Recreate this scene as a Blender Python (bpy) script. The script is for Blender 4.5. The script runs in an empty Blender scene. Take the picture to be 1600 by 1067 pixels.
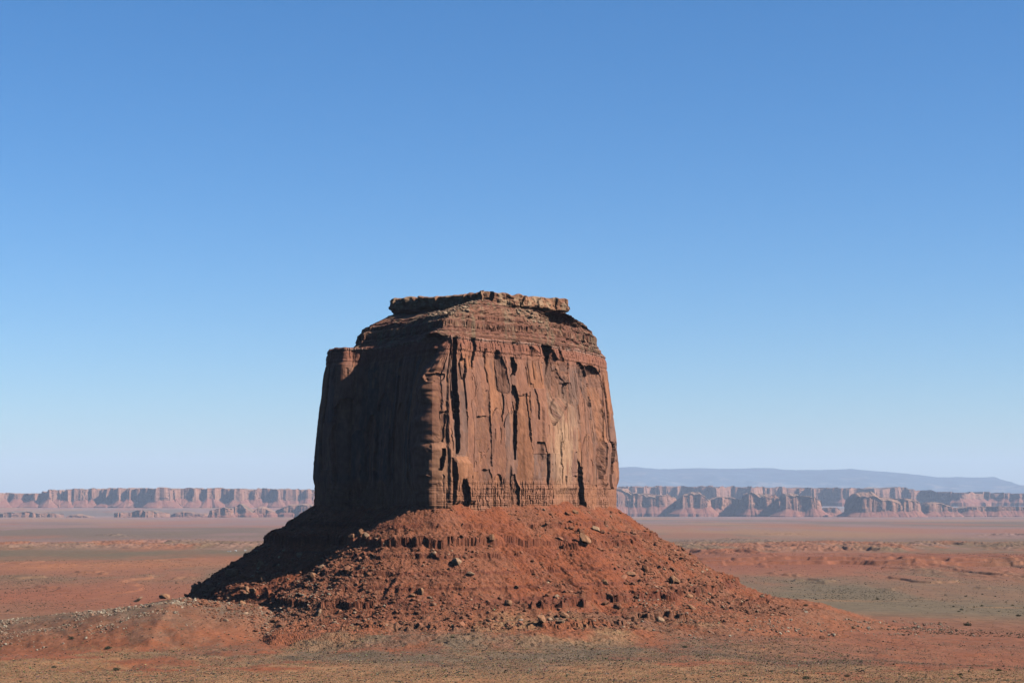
import bpy, math, random
import numpy as np
C = bpy.context
S = C.scene
RNG = np.random.default_rng(7)

# ------------------------------------------------------------------ camera, sky, sun
FPX = 3000.0                       # focal length in pixels of a 1600 px wide picture
PITCH = math.radians(4.507)
cam_d = bpy.data.cameras.new('camera')
cam = bpy.data.objects.new('camera', cam_d)
S.collection.objects.link(cam)
cam_d.sensor_width = 36.0
cam_d.lens = 36.0 * FPX / 1600.0
cam_d.clip_start = 1.0
cam_d.clip_end = 400000.0
cam.location = (0, 0, 0)
cam.rotation_euler = (math.radians(90) + PITCH, 0, 0)
S.camera = cam
S.view_settings.view_transform = 'Standard'
S.view_settings.look = 'None'
S.view_settings.exposure = 1.5
S.view_settings.gamma = 1.0
S.view_settings.use_curve_mapping = False

SUN_AZ, SUN_EL = math.radians(105.0), math.radians(37.0)   # azimuth clockwise from the view direction (+Y)
W = bpy.data.worlds.new("World")
S.world = W
W.use_nodes = True
wn = W.node_tree
for n in list(wn.nodes): wn.nodes.remove(n)
sky = wn.nodes.new('ShaderNodeTexSky')
sky.sky_type = 'NISHITA'
sky.sun_disc = False
sky.sun_elevation = SUN_EL
sky.sun_rotation = SUN_AZ
sky.altitude = 1700.0
sky.air_density = 1.0
sky.dust_density = 2.0
sky.ozone_density = 6.0
bg = wn.nodes.new('ShaderNodeBackground')
bg.inputs['Strength'].default_value = 0.05
wo = wn.nodes.new('ShaderNodeOutputWorld')
hs = wn.nodes.new('ShaderNodeHueSaturation')
hs.inputs['Saturation'].default_value = 1.2
wn.links.new(sky.outputs[0], hs.inputs['Color'])
wn.links.new(hs.outputs[0], bg.inputs['Color'])
wn.links.new(bg.outputs[0], wo.inputs['Surface'])
sd = bpy.data.lights.new('sun', 'SUN')
sd.energy = 5.0
sd.angle = math.radians(0.5)
sd.color = (1.0, 0.93, 0.83)
so = bpy.data.objects.new('sun', sd)
S.collection.objects.link(so)
so.rotation_euler = (math.pi/2 - SUN_EL, 0, math.pi - SUN_AZ)
S.cycles.volume_bounces = 1
S.cycles.max_bounces = 5
S.cycles.diffuse_bounces = 0
S.cycles.use_denoising = True

ALB = 0.335                         # overall level of the rock and soil colours
# ------------------------------------------------------------------ small tools
def sstep(a, b, x):
    t = np.clip((x - a) / (b - a), 0, 1)
    return t * t * (3 - 2 * t)
def _h(ix, iy, iz, seed):
    h = (ix.astype(np.int64) * 374761393 + iy.astype(np.int64) * 668265263 + iz * 2147483647 + seed * 1274126177).astype(np.uint64) & np.uint64(0xffffffff)
    h = ((h ^ (h >> np.uint64(13))) * np.uint64(1274126177)) & np.uint64(0xffffffff)
    h = ((h ^ (h >> np.uint64(16))) * np.uint64(2246822519)) & np.uint64(0xffffffff)
    h = h ^ (h >> np.uint64(15))
    return (h & np.uint64(0xffffff)).astype(np.float64) / 16777215.0
def hsh(ix, seed, iy=None):
    ix = np.asarray(ix)
    return _h(ix, np.zeros_like(ix) if iy is None else np.asarray(iy), 0, seed)
def vn(x, y, seed=0):                                   # value noise, -1..1
    x, y = np.broadcast_arrays(np.asarray(x, float), np.asarray(y, float))
    ix, iy = np.floor(x), np.floor(y)
    fx, fy = x - ix, y - iy
    fx = fx*fx*fx*(fx*(fx*6-15)+10); fy = fy*fy*fy*(fy*(fy*6-15)+10)
    ix = ix.astype(np.int64); iy = iy.astype(np.int64)
    a = _h(ix, iy, 0, seed); b = _h(ix+1, iy, 0, seed); c = _h(ix, iy+1, 0, seed); d = _h(ix+1, iy+1, 0, seed)
    return ((a + (b-a)*fx) * (1-fy) + (c + (d-c)*fx) * fy) * 2 - 1
def fbm(x, y, o=4, seed=0, g=0.5):
    r = 0; a = 1.0; t = 0
    for k in range(o):
        r = r + a * vn(x, y, seed + 17*k); t += a
        a *= g; x = x*2.03 + 11.3; y = y*2.03 - 7.7
    return r / t * 1.4
def lerp(a, b, t): return a + (b - a) * t
def mixc(c, d, t): return c + (np.asarray(d) - c) * t[..., None]
def project(x, y, z):
    ct, st = math.cos(PITCH), math.sin(PITCH)
    yc = y*ct + z*st; zc = -y*st + z*ct
    return 800 + FPX*x/yc, 533.5 - FPX*zc/yc
def ray(px, py):
    ct, st = math.cos(PITCH), math.sin(PITCH)
    cx, cy = (px-800)/FPX, (533.5-py)/FPX
    d = np.array([cx, ct - cy*st, st + cy*ct])
    return d / d[1]

def link(o, parent=None):
    S.collection.objects.link(o)
    if parent is not None: o.parent = parent
    return o
def tag(o, label=None, cat=None, group=None, kind=None):
    if label: o['label'] = label
    if cat: o['category'] = cat
    if group: o['group'] = group
    if kind: o['kind'] = kind
    return o
def mesh(name, V, F, mat, col=None, smooth=False, parent=None):
    """V (n,3), F a list of (m,k) index arrays, col (n,3) base colour per vertex"""
    V = np.ascontiguousarray(V, np.float32)
    F = [np.asarray(f, np.int32) for f in (F if isinstance(F, list) else [F]) if len(f)]
    me = bpy.data.meshes.new(name)
    me.vertices.add(len(V)); me.vertices.foreach_set('co', V.ravel())
    loops = np.concatenate([f.ravel() for f in F])
    tot = np.concatenate([np.full(len(f), f.shape[1], np.int32) for f in F])
    st = np.concatenate([[0], np.cumsum(tot)[:-1]]).astype(np.int32)
    me.loops.add(len(loops)); me.loops.foreach_set('vertex_index', loops)
    me.polygons.add(len(tot)); me.polygons.foreach_set('loop_start', st)
    me.polygons.foreach_set('use_smooth', np.full(len(tot), smooth))
    if col is not None:
        at = me.color_attributes.new('Col', 'FLOAT_COLOR', 'POINT')
        c4 = np.ones((len(V), 4), np.float32); c4[:, :3] = np.clip(np.asarray(col)*ALB, 0, 1)
        at.data.foreach_set('color', c4.ravel())
    me.update(calc_edges=True)
    me.materials.append(mat)
    return link(bpy.data.objects.new(name, me), parent)
def grid_faces(n, m, wrap=False):
    idx = np.arange(n*m).reshape(n, m)
    if wrap: idx = np.concatenate([idx, idx[:, :1]], 1)
    return np.stack([idx[:-1, :-1], idx[:-1, 1:], idx[1:, 1:], idx[1:, :-1]], -1).reshape(-1, 4)

def rock_mat(name, scale, var=0.25, bump=0.4, bdist=0.5, stretch=(1, 1, 1), rough=0.95, s2=0.0, v2=0.2):
    m = bpy.data.materials.new(name); m.use_nodes = True
    t = m.node_tree; b = t.nodes['Principled BSDF']
    b.inputs['Roughness'].default_value = rough
    b.inputs['Specular IOR Level'].default_value = 0.12
    at = t.nodes.new('ShaderNodeAttribute'); at.attribute_name = 'Col'
    tc = t.nodes.new('ShaderNodeTexCoord'); mp = t.nodes.new('ShaderNodeMapping')
    mp.inputs['Scale'].default_value = stretch
    t.links.new(tc.outputs['Object'], mp.inputs['Vector'])
    n1 = t.nodes.new('ShaderNodeTexNoise'); n1.inputs['Scale'].default_value = scale
    n1.inputs['Detail'].default_value = 5; n1.inputs['Roughness'].default_value = 0.65
    t.links.new(mp.outputs[0], n1.inputs['Vector'])
    mr = t.nodes.new('ShaderNodeMapRange')
    mr.inputs['From Min'].default_value = 0.3; mr.inputs['From Max'].default_value = 0.7
    mr.inputs['To Min'].default_value = 1 - var; mr.inputs['To Max'].default_value = 1 + var
    t.links.new(n1.outputs['Fac'], mr.inputs['Value'])
    mx = t.nodes.new('ShaderNodeVectorMath'); mx.operation = 'SCALE'
    t.links.new(at.outputs['Color'], mx.inputs[0]); t.links.new(mr.outputs[0], mx.inputs['Scale'])
    last = mx.outputs[0]
    if s2:
        n2 = t.nodes.new('ShaderNodeTexNoise'); n2.inputs['Scale'].default_value = s2
        n2.inputs['Detail'].default_value = 4; n2.inputs['Roughness'].default_value = 0.6
        t.links.new(tc.outputs['Object'], n2.inputs['Vector'])
        m2 = t.nodes.new('ShaderNodeMapRange')
        m2.inputs['From Min'].default_value = 0.3; m2.inputs['From Max'].default_value = 0.7
        m2.inputs['To Min'].default_value = 1 - v2; m2.inputs['To Max'].default_value = 1 + v2
        t.links.new(n2.outputs['Fac'], m2.inputs['Value'])
        x2 = t.nodes.new('ShaderNodeVectorMath'); x2.operation = 'SCALE'
        t.links.new(last, x2.inputs[0]); t.links.new(m2.outputs[0], x2.inputs['Scale']); last = x2.outputs[0]
    t.links.new(last, b.inputs['Base Color'])
    if bump:
        bp = t.nodes.new('ShaderNodeBump'); bp.inputs['Strength'].default_value = bump; bp.inputs['Distance'].default_value = bdist
        t.links.new(n1.outputs['Fac'], bp.inputs['Height']); t.links.new(bp.outputs[0], b.inputs['Normal'])
    return m
M_CLIFF = rock_mat('cliff_sandstone', 0.35, 0.20, 0.28, 0.5, (1, 1, 0.45))
M_SLOPE = rock_mat('ledge_shale', 0.6, 0.28, 0.6, 0.7, (1, 1, 1.6))
M_TALUS = rock_mat('talus_soil', 0.6, 0.28, 0.8, 0.8, s2=0.1, v2=0.15)
M_ROCK = rock_mat('boulder_sandstone', 0.5, 0.25, 0.5, 0.4)
M_GROUND = rock_mat('desert_soil', 0.5, 0.30, 0.5, 0.5, s2=0.06, v2=0.22)
M_MESA = rock_mat('mesa_sandstone', 0.02, 0.22, 0.6, 12, (1, 1, 0.8))
M_LEAF = rock_mat('scrub_leaf', 0.6, 0.3, 0, 0, rough=0.9)
M_FARM = rock_mat('mountain_forest', 0.0012, 0.25, 0.3, 60)

# ------------------------------------------------------------------ plan of the butte
RIM = np.array([(-51.5,1500),(-18,1537),(22.6,1576),(52,1638),(70,1682),(86,1725),(75,1790),(0,1850),(-90,1850),(-160,1740),
                (-159,1620),(-139,1589),(-132,1594),(-111,1585),(-83,1553),(-66.5,1493)], float)
CAP = np.array([(-23,1545),(-5,1562),(12,1577),(28,1592),(41,1601),(47,1608),(40,1650),(0,1690),(-60,1700),(-104,1670),
                (-101.5,1622),(-96,1616),(-88,1610),(-70,1592),(-45,1566),(-27,1546)], float)
UB = lerp(RIM, CAP, 0.10)
UB[9] = (-136,1720); UB[10] = (-138.5,1640); UB[11] = (-130,1600); UB[12] = (-126,1602)
def dip(x, y):
    """the beds sag a little towards the left flank"""
    return -3.4*sstep(-60, -130, x)*sstep(1850, 1700, y)
def chaikin(P, k=2, w=0.22):
    for _ in range(k):
        Q = np.roll(P, -1, 0)
        P = np.stack([P*(1-w) + Q*w, P*w + Q*(1-w)], 1).reshape(-1, P.shape[1])
    return P
_all = chaikin(np.concatenate([RIM, UB, CAP], 1), 2, 0.18)
rim_c, ub_c, cap_c = _all[:, :2], _all[:, 2:4], _all[:, 4:]
def resample(step_front, step_back):
    """dense parameters along the rim: fractional index list"""
    n = len(rim_c); out = []
    for i in range(n):
        a, b = rim_c[i], rim_c[(i+1) % n]
        L = np.linalg.norm(b-a)
        st = step_back if (a[1] > 1735 or (a[0] > 60 and a[1] > 1725)) else step_front
        k = max(1, int(round(L/st)))
        out += [i + j/k for j in range(k)]
    return np.array(out)
def at(Pc, t):
    n = len(Pc); i = np.floor(t).astype(int) % n; f = (t - np.floor(t))[:, None]
    return Pc[i]*(1-f) + Pc[(i+1) % n]*f
def normals(P, half=6):
    """outward normals of a closed counter-clockwise-or-not loop, smoothed over a few samples"""
    T = sum(np.roll(P, -k, 0) - np.roll(P, k, 0) for k in range(1, half+1))
    N = np.stack([T[:, 1], -T[:, 0]], 1); N /= np.linalg.norm(N, axis=1)[:, None] + 1e-9
    c = P.mean(0)
    if np.sum(N*(P-c)) < 0: N = -N
    return N
TS = resample(0.5, 5.0)
R = at(rim_c, TS); U = at(ub_c, TS); K = at(cap_c, TS)
NR = normals(R, 8)
SEG = np.linalg.norm(np.roll(R, -1, 0) - R, axis=1)
SS = np.concatenate([[0], np.cumsum(SEG)[:-1]])
ZR, ZB = 124.0, -18.0
PROF_T = np.array([0, .05, .18, .35, .54, .78, 1.0, 1.3])
PROF_O = np.array([-0.8, .4, 3.5, 6.5, 9.0, 9.5, 9.0, 9.0])
BASE = R + NR * 9.0                                             # foot of the cliff in plan
FOOT = BASE[::6]; FOOT_S = SS[::6]

def foot_dist(x, y):
    """signed distance outside the foot of the cliff and the arc position of the nearest point"""
    sh = np.shape(x); x = np.ravel(x); y = np.ravel(y)
    A = FOOT; B = np.roll(FOOT, -1, 0)
    # thin the outline for speed
    keep = np.arange(0, len(A), 3); A = A[keep]; sA = FOOT_S[keep]; B = np.roll(A, -1, 0); sB = np.append(sA[1:], SS[-1])
    best = np.full(x.shape, 1e18); s = np.zeros(x.shape); ins = np.zeros(x.shape, bool)
    for k in range(len(A)):
        dx, dy = B[k]-A[k]; L2 = dx*dx+dy*dy+1e-9
        t = np.clip(((x-A[k,0])*dx + (y-A[k,1])*dy)/L2, 0, 1)
        q = (x-A[k,0]-t*dx)**2 + (y-A[k,1]-t*dy)**2
        m = q < best
        best[m] = q[m]; s[m] = sA[k] + t[m]*(sB[k]-sA[k])
        c = ((A[k,1] > y) != (B[k,1] > y))
        if c.any():
            xx = (B[k,0]-A[k,0])*(y-A[k,1])/((B[k,1]-A[k,1]) + 1e-12) + A[k,0]
            ins ^= c & (x < xx)
    d = np.sqrt(best); d[ins] *= -1
    return d.reshape(sh), s.reshape(sh)

# ------------------------------------------------------------------ terrain heights
def terrace(z, zl, h, w, m):
    u = (z - zl) / w
    up = np.where(u >= 0, np.clip(1-u, 0, 1), np.clip(1 + u*w/0.35, 0, 1))
    return z + h*m*up
def talus_z(x, y, d=None, s=None, fine=True):
    if d is None: d, s = foot_dist(x, y)
    dd = d + (7*fbm(x/55, y/55, 3, 5) + 12*sstep(80, 140, d)*fbm(x/40, y/40, 3, 6)) * sstep(0, 40, d)
    g = 1 - np.abs(fbm(s/13 + 0.6*fbm(x/30, y/30, 2, 8), d/90, 3, 31))          # gullies running down the slope
    dd = dd + (g - 0.6)*(6.0 + 5*np.exp(-((x+60)/45)**2))*sstep(12, 60, d)*(1 - sstep(120, 170, d))
    D = np.maximum(dd, -12)
    drop = 0.66*np.minimum(D, 55) + 0.68*np.clip(D-55, 0, 38) + 28*(1-np.exp(-np.clip(D-93, 0, None)/44))
    z = -11 - drop + 2.0*fbm(s/40, 0*s, 2, 77)
    z = z - (6*sstep(4, 58, d) + .17*np.clip(d-92, 0, None))*sstep(-160, -205, x)
    if fine:
        nz = lambda sd, w=26, th=0.1: sstep(-th-0.25, th+0.25, fbm(s/w, z/60, 3, sd) + 0.35*fbm(x/5, y/5, 2, sd+3))
        jag = 1.3*fbm(x/6, y/6, 3, 91)
        z0 = z
        z = terrace(z, -27 + jag, 3.0, 6, nz(41, 30))
        z = terrace(z, -41 + 1.6*jag + 2.0*fbm(s/40, 0*s, 2, 141), 6.3, 11, 0.2 + 0.8*nz(42, 20, 0.1)*(.55 + .45*sstep(40, -50, x)))
        z = terrace(z, -48 + jag, 2.0, 4, nz(43))
        z = terrace(z, -60 + jag, 1.6, 5, nz(44, 18))
        z = terrace(z, -70 + jag, 1.6, 5, nz(48, 18))
        z = terrace(z, -81 + 1.5*jag + 3.2*fbm(s/34, 0*s, 2, 142), 5.2, 11, 0.08 + 0.92*nz(45, 17, 0.08))
        z = terrace(z, -93 + jag, 3.0, 7, nz(46, 30))
        for q in range(20):
            z = terrace(z, -34 - 3.0*q + 0.5*jag, 1.1, 2.6, nz(150 + q % 7, 22, 0.15))
        z = z + 1.0*fbm(x/9, y/9, 3, 12) + 0.7*fbm(x/2.8, y/2.8, 3, 13, 0.6)
    return z
def ground_z(x, y, d=None):
    r = np.hypot(x, y)
    if d is None:
        d = np.hypot((x+30)/1.0, (y-1640)) - 130
    a = 31*np.exp(-(np.clip(d-70, 0, None)/np.where(y < 1600, 400, 300))**2)
    b = 24*(1 - sstep(1290, 1600, y + 0.2*np.abs(x) + 0.25*np.maximum(x, 0)))
    a = a*(1-.75*sstep(1480, 1610, y)*sstep(-140, -250, x))*(1-.5*sstep(90, 400, x))
    sm = 4.0
    h = np.clip(0.5 + 0.5*(a-b)/sm, 0, 1)
    z = -130 + lerp(b, a, h) + sm*h*(1-h) - 0.0093*np.clip(np.minimum(y, 47000)-2500, 0, None)
    hill = np.interp(x, [-900, -600, -460, -383, -335, -288, -245, -190, -130, -60, 100], [-150, -112, -100, -94, -89.5, -83, -76.5, -84, -98, -114, -160])
    hill = hill + 1.2*fbm(x/34, y/34, 5, 130, 0.6) - 0.9*np.abs(fbm(x/26 + y/90, y/70, 3, 131)) + .5*fbm(x/7, y/7, 3, 132)
    hill = hill - np.where(y < 1435, .0015, .006)*(y-1435)**2
    hh = np.clip(0.5 + 0.5*(hill-z)/5.0, 0, 1); z = lerp(z, hill, hh) + 5.0*hh*(1-hh)
    near = 1 - sstep(1900, 2600, r)
    z = z + near*(1.3*fbm(x/60, y/60, 3, 3) + 0.5*fbm(x/17, y/17, 3, 4) + 0.16*fbm(x/4, y/4, 2, 6))
    gl = sstep(-0.2, 0.5, fbm(x/140, y/90, 2, 19))*near*np.exp(-((y-1260)/110)**2)*sstep(-60, -160, x)
    z = z - gl*2.2*(1-np.abs(fbm(x/22+0.02*y, y/40, 3, 20)))
    # broken red badlands and low scarps on the plain
    fr = sstep(2300, 2900, r)*(1-sstep(8500, 9500, r))
    warp = 260*fbm(x/900, y/900, 3, 55)
    rr = y + warp - 0.05*x
    right = sstep(-50, 500, x)
    rs = rr + 190*fbm(x/300, y/200, 5, 61, 0.55)
    sc = (7*sstep(3700, 3718, rs) + 6*sstep(3790, 3806, rs + 40*fbm(x/60, y/60, 3, 62)))*(1 - sstep(4050, 4700, rr))*right
    bw = sstep(0.0, 0.5, fbm(x/420, y/900, 3, 56) + 1.4*np.exp(-((y-5600)/700)**2) - 0.55)
    bl = 12*bw*(1-np.abs(fbm(x/55, y/150, 5, 57, 0.6)))**2
    sm2 = 3.0*sstep(0.38, 0.5, fbm(x/90, y/300, 5, 58))*(1-sstep(3200, 5200, y))
    z = z + fr*(sc + bl + sm2 + 1.5*fbm(x/200, y/400, 3, 59) + 0.7*fbm(x/30, y/80, 3, 60))
    z = z + 175*sstep(32900, 40500, y)*sstep(1500, -1500, x)
    # the viewpoint stands on the lip of a bench above the valley
    z = np.where(r < 600, lerp(-1.75, z, sstep(3, 330, r)**0.55), z)
    return z
def H(x, y):
    d, s = foot_dist(x, y)
    return np.maximum(talus_z(x, y, d, s), ground_z(x, y, d))
def land(px, py, d0=950, d1=2600, step=1.5):
    """where the line of sight through a picture point meets the terrain"""
    r = ray(px, py); t = np.arange(d0, d1, step)
    hz = H(r[0]*t, t)
    k = np.argmax(hz > r[2]*t)
    if hz[k] <= r[2]*t[k]: return None
    return np.array([r[0]*t[k], t[k], hz[k]])

# ------------------------------------------------------------------ ground sheet
SOIL = np.array((.36, .115, .052)); SAND = np.array((.44, .235, .115)); SAGE = np.array((.20, .145, .10))
DRY = np.array((.41, .225, .11)); MAUVE = np.array((.34, .205, .175)); GREEN = np.array((.225, .165, .10))
def ground_col(x, y):
    n = len(x); c = np.tile(SOIL, (n, 1)); r = np.hypot(x, y)
    big = fbm(x/160, y/110, 4, 101); mid = fbm(x/34, y/26, 4, 102); fin = fbm(x/6, y/6, 3, 103)
    near = 1 - sstep(1750, 2150, r)
    # near flat: tan grass in front, grey scrub beyond it, bare red on the left
    tan = sstep(-0.35, 0.35, 0.5*big + 0.9*mid - (y-1250)/170 + 0.9*fbm(x/90, y/210, 3, 106) - 0.45 + 1.05*sstep(-260, -70, x) - 0.6*sstep(60, 330, x))
    scr = np.exp(-((y-1255-0.04*x + 60*fbm(x/100, y/200, 3, 107))/60)**2)*sstep(-220, -60, x + 60*mid)
    c = mixc(c, DRY*1.05, np.clip(tan*(0.75+0.3*fin), 0, 1)*near)
    c = mixc(c, SAGE, np.clip(scr*(0.8+0.5*mid+0.3*fin), 0, .9)*near)
    grey = sstep(-0.25, 0.5, fbm(x/70, y/50, 4, 104) + 0.35*fin)
    c = mixc(c, SAGE, near*grey*0.45*sstep(1150, 1300, y))
    lh = np.exp(-((y-1420)/75)**2)*sstep(-120, -230, x)
    c = mixc(c, SAGE*1.15, np.clip(near*lh*(0.75+0.4*mid), 0, 0.9))
    c = mixc(c, np.array((.30,.125,.07)), near*sstep(60, 240, x)*sstep(1180, 1260, y)*(0.6+0.3*mid).clip(0,1))
    # far plain: bands of scrub, bare soil and sand
    far = 1 - near
    w = y*(1 + 0.05*fbm(x/500, y/900, 3, 110)) ; st = fbm(x/260, y/900, 4, 111); st2 = fbm(x/90, y/420, 4, 112)
    rt = sstep(-100, 250, x)
    f = np.tile(np.array((.37, .155, .085)), (n, 1))
    f = mixc(f, GREEN, sstep(-0.15, 0.35, st + 0.3*st2 + 0.15)*0.75)
    f = mixc(f, GREEN*1.0, rt*np.clip(np.exp(-((w-2350)/500)**2)*1.25, 0, 1)*(0.8+0.3*st2).clip(0, 1))
    f = mixc(f, SAND*0.85, rt*sstep(0.1, 0.5, fbm(x/300, y/80, 3, 113))*np.exp(-((w-2250)/160)**2)*0.8)
    f = mixc(f, np.array((.34,.12,.065)), rt*np.exp(-((w-3900)/420)**2)*0.9)
    f = mixc(f, GREEN, rt*np.exp(-((w-4650)/160)**2)*0.8)
    f = mixc(f, np.array((.38,.21,.15)), sstep(-.1, .4, st2)*np.exp(-((w-5600)/500)**2)*0.8)
    f = mixc(f, GREEN*0.9, (1-rt)*np.exp(-((w-4700)/420)**2)*(0.85+0.3*st).clip(0, 1))
    f = mixc(f, np.array((.46,.185,.09)), (1-rt)*np.exp(-((w-3800)/300)**2)*(0.7+0.6*st2).clip(0, 1))
    f = mixc(f, np.array((.38,.135,.07)), (1-rt)*np.exp(-((w-2350)/450)**2)*(0.8+0.5*st2).clip(0, 1))
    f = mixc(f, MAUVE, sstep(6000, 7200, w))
    f = mixc(f, SAGE*1.1, rt*np.exp(-((w-7000)/500)**2)*0.75)
    fp = sstep(6500, 8500, w)
    s3 = fbm(x/1500, y/5200, 4, 120); s4 = fbm(x/420, y/2300, 4, 121)
    f = mixc(f, SAND*.95, fp*sstep(-.05, .35, s3 + .35*s4)*.75)
    f = mixc(f, SAGE*1.05, fp*sstep(.0, .4, fbm(x/2300, y/3600, 4, 122) + .3*s4)*.8)
    f = mixc(f, np.array((.42, .17, .10)), fp*sstep(.15, .5, fbm(x/700, y/2600, 4, 123))*.6)
    return c*(1-far[:, None]) + f*far[:, None]
def build_ground():
    r = np.concatenate([np.array([0.5, 3, 6, 12, 25, 50, 90, 140, 200, 280, 370, 470, 560, 660, 760, 850]),
                        np.arange(900, 2000, 1.7), 2000*np.exp(np.arange(0, math.log(9.5e3/2000), .0026)),
                        9.5e3*np.exp(np.arange(0, math.log(6), .006)), 57e3*np.exp(np.arange(0.01, math.log(2.35), .05))])
    a = np.radians(np.concatenate([np.arange(-17.6, 17.6, 0.034), np.arange(17.6, 360-17.6, 3.0)]))
    n, m = len(r), len(a)
    x = (r[:, None]*np.sin(a)[None]); y = (r[:, None]*np.cos(a)[None])
    x, y = x.ravel(), y.ravel()
    d = np.hypot(x+30, y-1640) - 130
    sel = d < 700
    ds, _ = foot_dist(x[sel], y[sel]); d[sel] = ds
    z = ground_z(x, y, d)
    V = np.stack([x, y, z], 1)
    print('ground zmin', z.min())
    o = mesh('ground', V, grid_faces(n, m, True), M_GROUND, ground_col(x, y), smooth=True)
    tag(o, 'red desert valley floor with bands of grey green scrub', 'ground', kind='structure')
build_ground()

# ------------------------------------------------------------------ the butte
butte = bpy.data.objects.new('butte', None); link(butte)
butte.location = (-40, 1640, -60)
tag(butte, 'massive flat topped red sandstone butte standing on a cone of rubble', 'butte')
PB = np.array((-40, 1640, -60.0))

# features of the sunlit cliff, traced as slabs and recesses: rows (y, x_left, x_right), depth at the left and right edge
FEAT = [
 ([(520,697,704),(640,696,703),(790,696,704)], 2.4, 2.0, 0),
 ([(524,705,713),(600,705,715),(645,709,717)], -7.5, -7, 1),
 ([(640,708,716),(700,710,717),(708,711,714)], -6, -6, 1),
 ([(528,735,742),(545,733,744),(563,737,741)], -4, -4, 1),
 ([(545,756,761),(557,756,758)], -3, -3, 1),
 ([(546,774,779),(575,773,790),(600,774,795),(608,776,796),(614,784,794)], -8, -.3, 0),
 ([(558,796,802),(570,796,807),(586,797,804)], -5.5, -5, 1),
 ([(528,801,813),(556,802,816),(560,805,814)], -5.5, -.6, 0),
 ([(602,799,805),(625,799,812),(645,804,811)], -6, -4, 1),
 ([(540,828,832),(552,828,846),(560,832,845),(563,834,838)], -6, -.8, 0),
 ([(527,846,858),(545,848,866),(570,850,880),(600,853,890),(620,855,894),(645,858,884),(664,866,870)], -22, -3, 0),
 ([(524,847,858),(545,849,866),(570,851,872),(600,854,872),(632,857,868)], -9, -9, 1),
 ([(545,876,878),(565,876,886),(585,879,891),(600,885,890)], -11, -1.5, 0),
 ([(598,887,896),(620,888,901),(634,893,902)], -9, -2, 0),
 ([(566,902,907),(590,907,917),(612,910,921),(636,917,922)], -11, -1.5, 0),
 ([(571,911,927),(585,916,941),(605,920,945),(640,924,946),(700,928,947),(725,931,945),(748,938,942)], -19, -2, 0),
 ([(628,801,806),(650,803,811),(690,803,812),(718,806,811)], -7, -6, 1),
 ([(622,882,888),(634,878,898),(660,876,906),(692,880,906),(770,872,904)], 1.8, 2.4, 0),
 ([(706,900,905),(730,903,912),(770,906,913),(802,908,915)], -7, -6, 1),
 ([(684,945,955),(720,942,952),(764,940,951)], 3.4, 2.6, 0),
 ([(690,952,961),(730,951,961),(764,952,959)], -5, -3, 0),
 ([(710,708,724),(725,704,733),(790,705,742)], 3.8, 4.4, 0),
 ([(748,716,722),(765,713,727),(792,714,728)], -3.2, -1.4, 0),
 ([(690,676,700),(705,666,706),(800,667,703)], 2.2, 2.6, 0),
 ([(700,689,694),(720,686,692),(735,684,688)], -4, -3, 1),
 ([(715,700,706),(745,701,709),(765,705,708)], -5.5, -5, 1),
 ([(541,672,696),(560,667,697),(583,668,697)], 1.4, 2.2, 0),
 ([(584,664,694),(592,664,692),(596,668,688)], -1.6, -1.0, 0),
 ([(642,686,696),(690,686,692)], -1.6, -.4, 0),
 ([(615,817,823),(660,822,829),(682,826,830)], -2.2, -1.5, 1),
 ([(690,839,848),(720,841,857),(745,848,856)], -2.8, -.5, 0),
 ([(720,795,806),(742,797,812),(770,799,816)], 2.2, 1.2, 0),
 ([(740,799,807),(768,801,814),(797,803,813)], -5.5, -2.5, 0),
 ([(600,831,836),(630,835,842),(655,838,843)], -2.4, -1.5, 1),
 ([(560,719,728),(580,715,728),(592,718,724)], -4.5, -2, 0),
 ([(572,737,745),(602,741,747)], -1.6, -1, 1),
 ([(625,845,852),(690,846,855),(720,848,855)], 2.0, 1.4, 0),
 ([(650,744,765),(690,742,767),(706,748,760)], -3.4, -.2, 0),
 ([(733,754,764),(752,756,771),(776,762,772)], -2.2, -.4, 0),
 ([(610,760,764),(690,763,768),(730,766,769)], -1.6, -1, 1),
]
def panels(s, z, w, hz, seed, wav=2.0):
    """slabs: jittered columns, each broken into pieces of its own height; returns value, position in slab, edge distance, id"""
    sw = s + wav*fbm(z/26.0, s/50, 2, seed) + 0.3*wav*fbm(z/5.0, s/12, 2, seed+1)
    i = np.floor(sw/w).astype(np.int64)
    b = lambda k: (k + 0.38*(hsh(k, seed+2)*2-1))*w
    i = np.where(sw < b(i), i-1, i); i = np.where(sw >= b(i+1), i+1, i)
    l, r = b(i), b(i+1)
    u = (sw-l)/(r-l)
    hh = hz*(0.55 + 1.1*hsh(i, seed+3))
    arch = 0.22*hz*(1 - (2*u-1)**2)*(hsh(i, seed+8) > 0.35)
    j = np.floor((z - arch)/hh + 9*hsh(i, seed+4)).astype(np.int64)
    v = _h(i, j, 0, seed+5)
    tl = _h(i, j, 0, seed+6)*2-1
    e = np.minimum(sw-l, r-sw)
    return v, u, e, tl, _h(i, j, 0, seed+7)
def corner(X, Y, k):
    """the near corner leans back towards the rim"""
    w = k*np.exp(-((X+64)/11)**2 - ((Y-1496)/22)**2)
    return X + 14*w, Y + 9*w
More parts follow.
